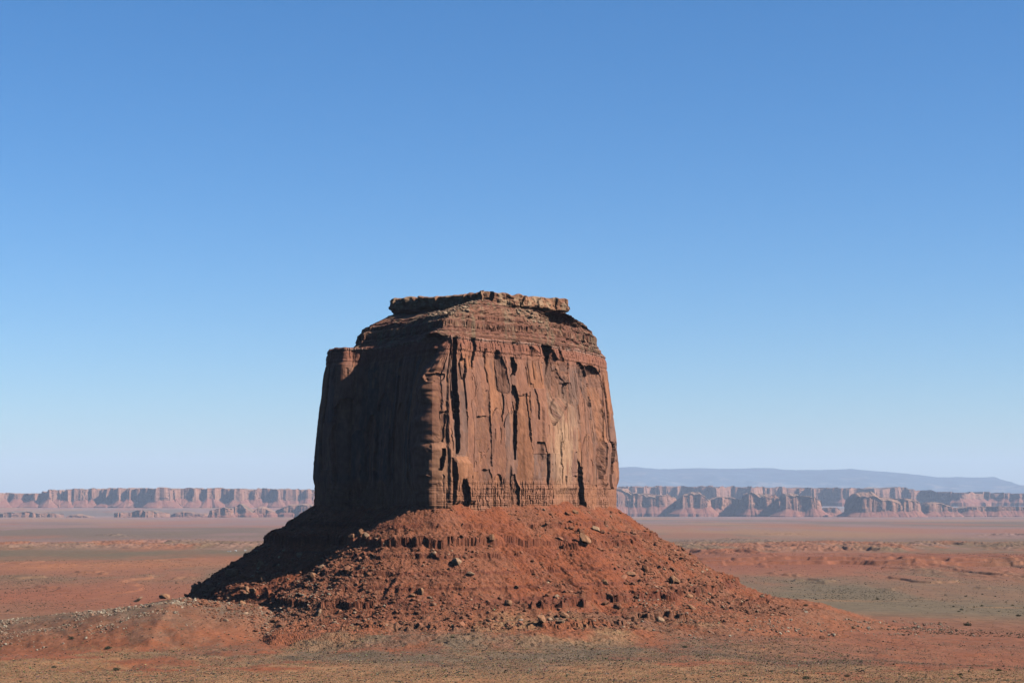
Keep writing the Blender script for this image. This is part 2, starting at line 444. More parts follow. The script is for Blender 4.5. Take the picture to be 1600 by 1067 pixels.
def build_cliff():
    nz = 300
    zz = np.concatenate([np.linspace(ZR, 96, 66), np.linspace(96, 8, 160)[1:], np.linspace(8, -42, 90)[1:]])
    n, m = len(zz), len(TS)
    t = (ZR - zz)/(ZR - ZB)
    off = np.interp(t, PROF_T, PROF_O)
    Z = np.repeat(zz[:, None], m, 1); Sg = np.repeat(SS[None], n, 0)
    X = R[None, :, 0] + NR[None, :, 0]*off[:, None]; Y = R[None, :, 1] + NR[None, :, 1]*off[:, None]
    px, py = project(X, Y, Z)
    shade = sstep(-60, -110, X)*(Y > 1500)                       # the left flank
    up = sstep(118, 104, Z); lo = sstep(2, 14, Z)
    bod = np.minimum(up, lo)
    d = 3.2*fbm(Sg/46, Z/260, 2, 201)
    vA, uA, eA, tA, cA = panels(Sg, Z, 16, 70, 210, 2.0)
    vB, uB, eB, tB, cB = panels(Sg, Z, 5.2, 30, 230, 1.2)
    vC, uC, eC, tC, cC = panels(Sg, Z, 2.1, 9, 250, 1.0)
    d += bod*(1.5*(vA-.5) + 3.0*tA*(uA-.5) + 1.8*fbm(Sg/15, Z/130, 3, 206)) + (0.25+0.75*bod)*(0.7*(vB-.5) + 0.7*tB*(uB-.5))*sstep(-.05, .4, fbm(Sg/24, Z/40, 2, 205)) + 0.06*(vC-.5)
    d += shade*bod*(2.5*(vA-.5) + 2.5*tA*(uA-.5))
    crack = np.exp(-(eA/0.55)**2)*(fbm(Sg/7, Z/24, 2, 270) > 0.4)*1.5 + np.exp(-(eB/0.4)**2)*(fbm(Sg/9, Z/24, 2, 271) > 0.55)*1.0
    d -= crack*bod
    # traced slabs and recesses on the sunlit side
    front = (Y < 1740) & (X > -75)
    wob = 0.9*fbm(Sg/3.0, Z/5.0, 3, 280)
    varn_shade = np.zeros_like(d)  # recess mask: dark varnish tone that also paints in the shade of left-turned facets
    for rows, dl, dr, flat in FEAT:
        ry = np.array([q[0] for q in rows], float); a = np.array([q[1] for q in rows], float); b = np.array([q[2] for q in rows], float)
        L = np.interp(py, ry, a) + wob; Q = np.interp(py, ry, b) + wob
        yy = py + 1.2*wob
        inn = front & (yy >= ry[0]) & (yy <= ry[-1]) & (px >= L) & (px <= Q)
        u = np.clip((px-L)/np.maximum(Q-L, .1), 0, 1)
        v = lerp(dl, dr, u)*(.78 if flat else 1)
        if dl > 0: v = v*sstep(0, 3.0, np.minimum(px-L, Q-px))*sstep(0, 14, yy-ry[0])*sstep(0, 10, ry[-1]-yy)
        if dl < 0: varn_shade = np.where(inn & (dr > -3.1), .65, varn_shade)
        d = np.where(inn, d*(0.45 if dl < 0 else 0.9) + v, d)
    # bedded, blocky top and foot
    bed = np.floor(Z/1.9 + 0.25*fbm(Sg/30, Z/9, 2, 290)).astype(np.int64)
    vT, uT, eT, tT, cT = panels(Sg, Z, 3.2, 5.0, 300, 0.4)
    topw = 1-up
    d += topw*(1.0*(hsh(bed, 301)-.5) + 0.7*(vT-.5) - 1.0*np.exp(-(eT/0.3)**2)*(cT > .4))
    vF, uF, eF, tF, cF = panels(Sg, Z, 2.6, 3.6, 310, 0.3)
    bed2 = np.floor(Z/2.4 + 0.15*fbm(Sg/30, Z/9, 2, 291)).astype(np.int64)
    low = (1-lo)*(.35 + .65*sstep(-.3, .3, fbm(Sg/18, Z/30, 3, 312)))
    d += low*(1.0*(hsh(bed2, 311)-.5) + 0.9*(vF-.5) - 1.1*np.exp(-(eF/0.33)**2)*(cF > .3) + 0.05*np.clip(6-Z, 0, 30))
    edge = 0.5*np.exp(-(((Z+200) % 3.9)/0.35)**2)
    d -= low*edge + topw*0.5*np.exp(-(((Z+200) % 2.6)/0.3)**2)
    d += 0.13*fbm(Sg/1.6, Z/2.6, 3, 320) + 0.35*fbm(Sg/6, Z/14, 3, 321)
    d -= 0.7*np.clip((Z-(ZR-2))/2, 0, 1)**2
    d += np.exp(-((X+68)/9)**2 - ((Y-1496)/20)**2)*(2.6*fbm(Z/17, 0*Z+.5, 3, 326) + 1.2*fbm(Z/5, Sg/6, 2, 327))
    X = X + NR[None, :, 0]*d; Y = Y + NR[None, :, 1]*d
    X, Y = corner(X, Y, sstep(86, 122, Z))
    Zo = Z + dip(X, Y)*sstep(-20, 120, Z) + 0.25*fbm(Sg/4, Z/3, 2, 330) + np.where(Z > ZR-1, 0.8*fbm(Sg/7, 0*Z, 3, 331), 0)
    # rock colour: desert varnish, fresh breaks, bleached bed at the rim, painted recess shade
    c = np.empty((n, m, 3)); c[:] = (.365, .163, .102)
    c = mixc(c, (.44, .185, .095), sstep(0.55, 0.9, cA)*.8)
    st = sstep(-0.05, 0.55, fbm(Sg/5.5, Z/60, 4, 340) + 0.25*fbm(Sg/20, Z/30, 3, 341))
    c = mixc(c, (.22, .132, .105), np.clip(st*0.5*sstep(-.3, .4, fbm(Sg/30, Z/40, 2, 344)) + 0.6*(cA > .5)*(cA < .8)*bod + 0.25*(cB > .7), 0, .85)*bod)
    c = mixc(c, (.47, .215, .12), (cC > .8)*0.5*(cB < .6))
    c = mixc(c, (.235, .125, .09), varn_shade*(.45 + .5*fbm(Sg/5, Z/12, 3, 346)).clip(0, 1))
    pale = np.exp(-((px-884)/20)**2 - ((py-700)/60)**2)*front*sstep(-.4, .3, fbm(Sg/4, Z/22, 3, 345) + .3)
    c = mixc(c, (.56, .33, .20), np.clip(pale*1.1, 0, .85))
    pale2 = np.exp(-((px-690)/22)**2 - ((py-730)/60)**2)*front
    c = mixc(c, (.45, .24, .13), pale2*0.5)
    c = mixc(c, (.33, .13, .085), topw*0.8)
    c = mixc(c, (.46, .30, .23), np.exp(-((Z-122.0)/1.1)**2)*(0.5+0.4*fbm(Sg/6, 0*Z, 2, 350)).clip(0, 1))
    c = mixc(c, (.37, .165, .10), low*0.7)
    c *= (1 + 0.12*fbm(Sg/2.2, Z/7, 3, 351))[..., None]
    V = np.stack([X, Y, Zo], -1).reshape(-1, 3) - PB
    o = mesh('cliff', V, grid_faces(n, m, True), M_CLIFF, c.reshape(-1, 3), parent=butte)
    tag(o, 'sheer red cliff streaked with dark desert varnish')
    return np.stack([X[0], Y[0], Zo[0]], -1)
TOPRING = build_cliff()

def build_upper_slope():
    fr = np.concatenate([np.linspace(0, .99, 190), [1.0, 1.04]])
    pt = np.array([0, .09, .145, .155, .22, .27, .275, .36, .44, .447, .62, .80, 1.0, 1.04])
    pz = np.array([125.3, 128, 131.5, 136.5, 138.0, 139.6, 142.0, 143.0, 143.8, 144.8, 146.6, 148.2, 150.3, 150.3])
    n, m = len(fr)+3, len(TS)
    w = fbm(SS/22, 0*SS, 3, 401)
    rows = []; cols = []
    inner = R + (U-R)*0.25
    for k, f in enumerate([-3, -2, -1] + list(fr)):
        if f < 0:
            q = (f+3)/3.0
            P = lerp(np.stack(corner(*(R - NR*2.2).T, 1.0), 1), U, q*0.96)
            z = np.full(m, 122.6 + 1.6*q) + 0.7*fbm(P[:, 0]/4, P[:, 1]/4, 3, 402)*(q > 0)
            F = np.zeros(m)
        else:
            F = f + 0*SS
            P = lerp(U, K, f)
            nz = fbm(SS/14, F*6, 3, 403)
            ff = np.clip(F + 0.022*nz + 0.02*fbm(SS/3.2, F*20, 2, 404), 0, 1.04)
            z = np.interp(ff, pt, pz)
            front = np.exp(-(((P[:, 0]+25)/34)**2 + ((P[:, 1]-1540)/34)**2))
            z = z + 5.5*front*sstep(.3, 1, F) - 1.0*front*sstep(.6, .2, F)
            z = z + 0.35*fbm(P[:, 0]/2.4, P[:, 1]/2.4, 3, 405) + 0.9*fbm(P[:, 0]/11, P[:, 1]/11, 3, 406)*sstep(0, .3, F)
            d = 1.4*fbm(SS/7, z/3, 3, 407)*sstep(0, .1, F)*sstep(1.0, .9, F)
            d += 0.9*(hsh(np.floor(z/1.1).astype(np.int64), 409)-.5)*sstep(0, .1, F)*sstep(1, .9, F)
            P = P + NR*d[:, None]
        z = z + dip(P[:, 0], P[:, 1])*sstep(1, .5, F)
        rows.append(np.stack([P[:, 0], P[:, 1], z], 1))
        c = np.tile(np.array((.30, .135, .085)), (m, 1))
        c = mixc(c, (.37, .21, .135), sstep(-.1, .5, fbm(P[:, 0]/9, P[:, 1]/9, 4, 410)))
        c = mixc(c, (.235, .095, .065), (hsh(np.floor(z/1.3).astype(np.int64), 411) > .6)*.7)
        c = mixc(c, (.27, .20, .125), sstep(.15, .6, fbm(P[:, 0]/5, P[:, 1]/5, 3, 412))*.6)
        # bleached debris fallen from the cap, on the left shoulder and right of the corner
        px, py = project(P[:, 0], P[:, 1], z)
        spill = np.exp(-((px-700-(py-485)*-1.2)/26)**2 - ((py-485)/14)**2) + np.exp(-((px-825-(py-490)*1.6)/16)**2 - ((py-492)/18)**2)
        c = mixc(c, (.46, .30, .19), np.clip(spill, 0, 1)*sstep(-.3, .3, fbm(P[:, 0]/3, P[:, 1]/3, 3, 413))*.8)
        cols.append(c)
    V = np.stack(rows).reshape(-1, 3) - PB
    o = mesh('upper_slope', V, grid_faces(n, m, True), M_SLOPE, np.stack(cols).reshape(-1, 3), parent=butte)
    tag(o, 'stepped slope of thin dark red shale ledges')
build_upper_slope()

def build_cap():
    zc = 162.0
    prof = [(148.0, -3.0), (149.2, -1.0), (149.8, 0.2), (151.0, 0.0), (152, .5)] + [(152+0.45*k, .7) for k in range(1, 21)] + [(161.4, .3), (161.9, -.6), (162.1, -1.6)]
    Kd = chaikin(cap_c, 1, .25)
    # dense even resampling of the cap outline
    L = np.linalg.norm(np.roll(Kd, -1, 0)-Kd, axis=1); cs = np.concatenate([[0], np.cumsum(L)])
    q = np.arange(0, cs[-1], 0.5); P = np.stack([np.interp(q, cs, np.append(Kd[:, k], Kd[0, k])) for k in (0, 1)], 1)
    N = normals(P, 6); m = len(P); rows = []; cols = []
    cx = P.mean(0)
    for z, o in prof:
        Z = np.full(m, z)
        vA, uA, eA, tA, cA = panels(q, Z, 17, 40, 500, 1.2)
        vB, uB, eB, tB, cB = panels(q, Z, 4.5, 5, 520, 1.0)
        lowcut = sstep(151, 153.5, z)
        d = o + lowcut*(3.6*(vA-.5) + 2.4*tA*(uA-.5) - 2.4*np.exp(-(eA/.8)**2)*(cA > .45) + 2.4*fbm(q/10, Z/7, 3, 534)) + 0.9*(vB-.5)*lowcut + 0.5*fbm(q/2.5, Z/1.5, 3, 530)
        d -= (1-lowcut)*(1.2 + 1.2*fbm(q/9, Z/4, 2, 531))
        nc = np.exp(-(((P[:, 0]+25)/20)**2 + ((P[:, 1]-1545)/20)**2))   # broken corner
        d -= nc*(3.0 + 2.5*fbm(q/5, Z/3, 2, 533))*sstep(150, 160, z)
        X = P + N*d[:, None]
        Zr = Z + 2.6*sstep(-50, -95, P[:, 0])*sstep(1700, 1640, P[:, 1]) + 1.1*fbm(q/7, 0*q, 3, 532)*sstep(154, 162, z) + nc*1.5*sstep(158, 162, z)
        rows.append(np.stack([X[:, 0], X[:, 1], Zr], 1))
        c = np.tile(np.array((.41, .205, .118)), (m, 1))
        c = mixc(c, (.30, .14, .085), (cA > .6)*.7*np.ones(m)); c = mixc(c, (.50, .34, .21), (cB > .7)*.6*np.ones(m))
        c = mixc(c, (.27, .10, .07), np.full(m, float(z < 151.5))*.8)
        cols.append(c)
    top = rows[-1]
    for f in (.05, .12, .25, .45, .7, .93):
        X = top[:, :2]*(1-f) + cx*f
        z = 162.1 + 2.6*sstep(-50, -95, X[:, 0])*sstep(1700, 1640, X[:, 1]) + 0.6*fbm(X[:, 0]/7, X[:, 1]/7, 3, 540) + 1.0*math.sin(f*math.pi/2)
        rows.append(np.stack([X[:, 0], X[:, 1], z], 1))
        c = np.tile(np.array((.40, .25, .15)), (m, 1)); c = mixc(c, (.19, .15, .09), sstep(0, .5, fbm(X[:, 0]/3, X[:, 1]/3, 3, 541)))
        cols.append(c)
    n = len(rows)
    V = np.concatenate(rows + [np.array([[cx[0], cx[1], 163.2]])]) - PB
    F = [grid_faces(n, m, True)]
    i = np.arange(m) + (n-1)*m
    F.append(np.stack([i, np.roll(i, -1), np.full(m, n*m)], 1))
    o = mesh('caprock', V, F, M_CLIFF, np.concatenate(cols + [np.array([[.4, .25, .15]])]), parent=butte)
    tag(o, 'pale broken caprock slab with a flat top')
build_cap()

def build_talus():
    # rings outward from the foot of the cliff
    st = np.concatenate([np.arange(-9, 150, 0.62), np.arange(150, 235, 1.2)])
    Tt = resample(0.62, 5.0)
    Rr = at(rim_c, Tt); Nn = normals(Rr, 10)
    cen = np.array((-35., 1660.))
    # blend the ring normals into radial directions so that the rings never fold
    far = Rr + Nn*9
    Rad = far - cen; Rad /= np.linalg.norm(Rad, axis=1)[:, None]
    # dense angular samples at the outer edge
    ang = np.unwrap(np.arctan2(Rad[:, 1], Rad[:, 0]))
    aa = []
    a = -math.pi
    while a < math.pi:
        fx = math.cos(a); fy = math.sin(a)
        fine = fy < 0.35
        aa.append(a); a += 0.0031 if fine else 0.03
    aa = np.array(aa)
    # distance from the centre to the foot along each direction
    o = np.argsort(np.arctan2(Rad[:, 1], Rad[:, 0])); ph = np.arctan2(Rad[:, 1], Rad[:, 0])[o]; rl = np.linalg.norm(far-cen, axis=1)[o]
    r0 = np.interp(aa, ph, rl, period=2*math.pi)
    k = np.ones(41)/41; r0 = np.convolve(np.concatenate([r0[-20:], r0, r0[:20]]), k, 'valid')
    rr = r0[None] + st[:, None]*1.12
    x = cen[0] + rr*np.cos(aa)[None]; y = cen[1] + rr*np.sin(aa)[None]
    d, s = foot_dist(x, y)
    z = talus_z(x, y, d, s)
    g = ground_z(x, y, d)
    z = z - .25*np.clip(d-185, 0, None)
    z = np.maximum(z, g-3.0)
    # colour: red soil, darker ledge beds, paler rubble streaks, grey-green low scrub near the foot
    c = np.empty(x.shape + (3,)); c[:] = (.305, .090, .040)
    c = mixc(c, (.27, .085, .045), sstep(0, .5, fbm(s/12, z/3.5, 3, 610))*.7)
    rub = sstep(0.0, .6, fbm(s/26, d/70, 4, 611) + .25*fbm(x/4, y/4, 3, 612) + .35*sstep(50, 160, x))
    c = mixc(c, (.31, .125, .07), rub*.6)
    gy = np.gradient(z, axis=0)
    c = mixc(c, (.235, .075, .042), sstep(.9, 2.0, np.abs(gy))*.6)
    c = mixc(c, (.22, .15, .09), sstep(.2, .6, fbm(x/7, y/7, 4, 613))*.35*sstep(-60, -95, z))
    for zl, hh in ((-27, 3), (-41, 6.5), (-48, 2), (-60, 2), (-70, 2), (-82, 6), (-93, 3)):
        zz = z - zl + .8*fbm(x/8, y/8, 2, 617)
        c = mixc(c, (.20, .062, .036), sstep(-.4, .4, zz)*sstep(hh+.6, hh-.3, zz)*sstep(-.35, .2, fbm(s/24, z/30, 3, 616))*.75)
    gc = ground_col(x.ravel(), y.ravel()).reshape(c.shape)
    k = sstep(108, 158, d + 26*fbm(x/24, y/24, 4, 615))[..., None]; c = c*(1-k) + gc*k
    c *= (1 + .1*fbm(x/3, y/3, 3, 614))[..., None]
    n, m = x.shape
    V = np.stack([x, y, z], -1).reshape(-1, 3) - PB
    ob = mesh('talus_slope', V, grid_faces(n, m, True), M_TALUS, c.reshape(-1, 3), parent=butte)
    tag(ob, 'steep apron of red soil and broken rock with eroded ledges')
build_talus()
#@@REST
# ------------------------------------------------------------------ far mesas and mountains
def mesa(label, top, D, depth, y_cliff, y_base, head=120, wl=300, seed=1, dome=0.0, cat='mesa', step=11.0, pale=0.0):
    """top: picture profile (px, y) of the rim; a closed outline with headlands, a rubble skirt, cliffs and a top"""
    Q = 1.9                        # distances and sizes below are listed for a nearer rank of mesas
    D, depth, head, wl, step = D*Q, depth*Q, head*Q*.7, wl*Q, step*Q
    tx = np.array([(p-800)/FPX*D for p, _ in top]); tz = np.array([ray(p, y)[2]*D for p, y in top])
    zc = ray(800, y_cliff)[2]*D; zb = ray(800, y_base)[2]*D
    x0, x1 = tx[0], tx[-1]
    nf = max(24, int((x1-x0)/step)); f = np.linspace(0, 1, nf)
    x = lerp(x0, x1, f)
    taper = (1-np.abs(2*f-1)**8)
    yy = D + head*1.5*fbm(x/wl, 0*x+seed*3.1, 5, 700+seed, 0.55) + (1-taper)*min(depth*0.4, 0.35*(x1-x0))
    xx = x + head*0.8*fbm(x/wl*1.3, 0*x+seed*7.7, 4, 720+seed)*taper
    nb = max(10, nf//5); fb = np.linspace(1, 0, nb+2)[1:-1]
    xb = lerp(x0, x1, fb); yb = D + depth*(1 - 0.35*np.abs(2*fb-1)**6)
    P = np.stack([np.concatenate([xx, xb]), np.concatenate([yy, yb])], 1)
    N = normals(P, 3); m = len(P)
    L = np.linalg.norm(np.roll(P, -1, 0)-P, axis=1); s = np.concatenate([[0], np.cumsum(L)[:-1]])
    zt = np.interp(P[:, 0], tx, tz) + 0.22*abs(tz.mean()-zc)*fbm(s/130, 0*s, 4, 730+seed)*(1 if dome > 0 or D < 38000 else .9)
    hk = max(zc - zb, 5.0)
    rows = []; cols = []
    zcv = zc + 0.25*hk*fbm(s/120, 0*s, 3, 735+seed)
    def add(q, z, c):
        rows.append(np.stack([q[:, 0], q[:, 1], z], 1)); cols.append(c)
    for k in np.linspace(0, 1, 9):
        d = hk*1.5*(1-k)**1.15*(1+.35*fbm(s/160, 0*s, 2, 746+seed)) + (12*fbm(s/60, k*3+0*s, 3, 740+seed) - 24*np.abs(fbm(s/42, k*.5+0*s, 4, 744+seed)) + 5*(hsh(np.floor(k*6+0*s).astype(np.int64), 747+seed)-.5))*(1-k)**.6
        c = np.tile(np.array((.34, .13, .085)), (m, 1)); c = mixc(c, (.40, .19, .12), sstep(0, .5, fbm(s/60, k*4+0*s, 3, 741+seed))*.6)
        add(P + N*d[:, None], lerp(zb-70*(k == 0), zcv, k), c)
    ck = np.linspace(0, 1, 10)
    hc = zt - zcv
    for k in ck:
        Z = zcv + hc*k
        vA, uA, eA, tA, cA = panels(s, Z, 80, 400, 750+seed, 12)
        vB, uB, eB, tB, cB = panels(s, Z, 26, 90, 770+seed, 6)
        d = -3 - (k**2)*hc*0.12 + 24*(vA-.5) + 12*tA*(uA-.5) + 9*(vB-.5) - 10*np.exp(-(eA/8)**2)
        c = np.tile(np.array((.43, .205, .13)), (m, 1)); c = mixc(c, (.30, .15, .11), (cA > .55)*.55)
        c = mixc(c, (.50, .27, .17), (cB > .75)*.5)
        add(P + N*d[:, None], Z, c)
    cen = P.mean(0)
    R2 = P.copy()
    mid = np.stack([P[:, 0]*0.97 + cen[0]*0.03, np.full(m, D+depth*0.5)], 1)
    for k in (.02, .06, .12, .22, .36, .55, .8, 1.0):
        q = lerp(P - N*6, mid, k)
        rise = dome*hc*np.sin(min(1, k*1.6)*math.pi/2)
        z = zt*(1-k) + k*np.interp(q[:, 0], tx, tz) + rise + 0.06*hc*fbm(q[:, 0]/60, q[:, 1]/60, 3, 790+seed)
        c = np.tile(np.array((.42, .225, .14)), (m, 1))
        c = mixc(c, (.16, .13, .09), sstep(-.1, .4, fbm(q[:, 0]/70, q[:, 1]/110, 4, 791+seed))*(.75 if dome < .2 else .25))
        if pale: c = mixc(c, (.55, .42, .32), np.exp(-((q[:, 0]-(1412-800)/FPX*D)/260)**2)*pale)
        add(q, z, c)
    V = np.stack(rows).reshape(-1, 3)
    org = np.array((cen[0], cen[1], zb))
    o = mesh('mesa', V-org, grid_faces(len(rows), m, True), M_MESA, np.concatenate(cols))
    o.location = org
    return tag(o, label, cat)
def build_mesas():
    mesa('long pale red plateau with a level rim along the left horizon', [(-320,773),(-60,771.5),(30,771),(62,769),(85,766.5),(110,764.5),(150,763.4),(300,763.4),(470,765),(560,767),(640,771)], 21000, 1900, 781, 793, 260, 420, 1)
    mesa('low ragged mesa below the plateau at the left picture edge', [(-90,806),(-60,802),(30,801),(70,801.5),(98,805)], 17000, 330, 811, 815.5, 60, 160, 2)
    mesa('small rounded mound right of the ragged mesa at the far left', [(99,810),(107,805.5),(122,804.5),(145,809)], 16900, 260, 812, 814, 40, 140, 3, .25)
    mesa('short dark sided mesa standing alone on the pale plain left of the butte', [(176,804),(182,801),(205,801),(215,798),(232,798),(262,803)], 17100, 360, 808, 811, 60, 130, 4)
    mesa('flat pink rock swell between two dark sided mesas left of the butte', [(264,806),(275,801),(285,799.5),(300,801.5),(328,804)], 17300, 300, 806, 808, 40, 130, 5, .2)
    mesa('steep dark walled block nearest to the left of the shaded mesa group', [(326,799),(331,797.5),(340,795.5),(350,792.5),(364,795)], 16800, 300, 804.5, 807, 45, 110, 6)
    mesa('pointed red knob behind the dark walled block left of the butte', [(361,799),(368,792),(376,787.5),(384,793),(398,801)], 17200, 300, 801, 805.5, 50, 120, 7, .1)
    mesa('low pink dome between the pointed knob and the butte shoulder', [(395,801),(404,793.5),(412,793.5),(430,800)], 17300, 300, 801, 804, 40, 130, 8, .25)
    mesa('broad pink rock hump touching the left outline of the butte', [(425,800),(438,795),(452,790.5),(470,789.5),(500,790),(560,797)], 17500, 420, 800, 803.5, 60, 170, 9, .2)
    mesa('long scrub topped plateau along the right horizon below the blue mountains', [(820,761),(960,760.5),(1040,759.8),(1150,761),(1280,762),(1390,763),(1412,761.5),(1425,764),(1450,767),(1500,770.5),(1545,769.5),(1600,772),(1760,774),(1950,778)], 24000, 2600, 779, 786, 330, 420, 10, pale=.9)
    mesa('banded red mesa emerging from behind the right edge of the butte', [(880,770),(960,768),(968,764.5),(980,766),(986,773),(1005,774),(1040,775),(1060,780)], 19000, 500, 793, 804, 50, 260, 11, .1)
    mesa('rounded dome with a big blue shadow on its left flank', [(1056,786),(1068,777),(1080,772.5),(1092,772.5),(1100,778),(1112,783)], 18800, 420, 793, 804, 60, 260, 12, .15)
    mesa('low notched mesa right of the shadowed dome', [(1106,782),(1120,777.5),(1140,777),(1155,779),(1166,781)], 19050, 380, 793, 805, 40, 200, 13)
    mesa('fluted cliff block with two rounded tops in the right distance', [(1160,782),(1166,774),(1174,771.5),(1186,774.5),(1204,774),(1220,779)], 18700, 420, 794, 805.5, 45, 170, 14, .1)
    mesa('tall fluted promontory ending in a sheer nose on the right', [(1218,782),(1228,775),(1238,772.5),(1252,777),(1276,778.5),(1287,786)], 18300, 430, 796, 807, 45, 160, 15, .1)
    mesa('smooth orange slickrock hill with a steep shaded left wall', [(1322,793),(1333,779.5),(1345,777),(1362,775.5),(1376,781.5),(1400,784),(1430,785),(1444,790)], 17800, 500, 799, 808, 60, 300, 16, .3)
    mesa('small orange topped mesa just right of the slickrock hill', [(1442,792),(1450,787),(1470,787.5),(1484,791),(1497,796)], 18300, 360, 799, 807, 45, 180, 17, .2)
    mesa('low dark banded mesa running out of the right picture edge', [(1492,796),(1510,791.5),(1550,791),(1600,792),(1680,793),(1740,797)], 18600, 420, 798, 807, 50, 240, 18)
    mesa('dark little mesa in the gap before the slickrock hill', [(1284,798),(1292,793),(1304,792.5),(1314,797)], 19300, 300, 800, 807, 50, 120, 19)
build_mesas()
def build_mountains():
    rp = np.array([600,700,800,880,966,995,1031,1100,1194,1242,1328,1397,1458,1511,1551,1576,1600,1650,1720,1900,2300], float)
    ry = np.array([790,782,765,740,730,728,732,731,731,734.5,732.5,738.6,744,745.5,744.7,754,760,765,768,772,785], float)
    Dm = 112000.0
    xs = np.linspace((600-800)/FPX*Dm, (2300-800)/FPX*Dm, 620); ys = np.linspace(99500, 124500, 90)
    X, Y = np.meshgrid(xs, ys)
    rz = np.interp(X/Dm*FPX+800, rp, [ray(800, y)[2]*Dm for y in ry])
    f = np.clip(1 - np.abs(Y-Dm)/12800, 0, 1)
    z = -600 + (rz+600)*(f**0.8) + 200*fbm(X/2900, Y/2900, 5, 801)*np.sin(f*math.pi) + 42*fbm(X/1300, Y/1300, 4, 802)*f
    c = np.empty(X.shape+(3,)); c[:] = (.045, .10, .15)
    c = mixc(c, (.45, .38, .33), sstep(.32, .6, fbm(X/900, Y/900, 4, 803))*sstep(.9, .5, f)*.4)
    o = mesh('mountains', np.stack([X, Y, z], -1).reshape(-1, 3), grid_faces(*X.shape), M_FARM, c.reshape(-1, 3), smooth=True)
    tag(o, 'faint blue mountain range fading into the haze', 'mountains', kind='structure')
build_mountains()

# ------------------------------------------------------------------ rocks
import bmesh
def ico(sub):
    b = bmesh.new(); bmesh.ops.create_icosphere(b, subdivisions=sub, radius=1.0)
    b.verts.ensure_lookup_table()
    V = np.array([v.co[:] for v in b.verts]); F = np.array([[v.index for v in f.verts] for f in b.faces]); b.free()
    return V, F
ICO = {k: ico(k) for k in (1, 2, 4)}
def rock_shape(seed, sub, dims=(1, .85, .7), planes=11, rough=.05):
    g = np.random.default_rng(seed)
    V, F = ICO[sub]
    n = g.normal(size=(planes, 3)); n /= np.linalg.norm(n, axis=1)[:, None]
    n = np.concatenate([n, [[0, 0, 1], [0, 0, -1]]]); d = np.concatenate([g.uniform(.55, .92, planes), [.75, .8]])
    dot = V @ n.T
    r = np.where(dot > 1e-3, d[None]/np.maximum(dot, 1e-3), 9).min(1)
    r = np.minimum(r, 1.12)
    if sub >= 2: r = r*(1 + rough*fbm(V[:, 0]*2.2+seed, V[:, 1]*2.2+V[:, 2]*1.7, 4, seed))
    return V*r[:, None]*np.array(dims), F
ROCKCOL = np.array((.36, .155, .088))
def boulder(px, py, wpx, dims, label, seed, rz=0.0, tilt=0.0, tone=ROCKCOL, sink=.25, group=None, roll=0.0):
    p = land(px, py)
    if p is None: return None
    r = 0.5*wpx*p[1]/FPX/ max(dims[0], .01) * dims[0]
    V, F = rock_shape(seed, 4, np.array(dims)/dims[0])
    c = np.tile(np.asarray(tone, float), (len(V), 1)); c = mixc(c, np.asarray(tone)*.6, sstep(.1, .5, fbm(V[:, 0]*2+seed, V[:, 2]*2+V[:, 1], 4, seed+5))*.6)
    o = mesh('boulder', V*r, F, M_ROCK, c)
    o.rotation_euler = (roll, tilt, rz)
    o.location = (p[0], p[1], p[2] + r*dims[2]/dims[0]*(1-2*sink)*.8)
    return tag(o, label, 'boulder', group)
PALE = np.array((.47, .29, .18)); WHITE = np.array((.52, .40, .30)); RED = np.array((.34, .14, .075)); TAN = np.array((.42, .21, .115))
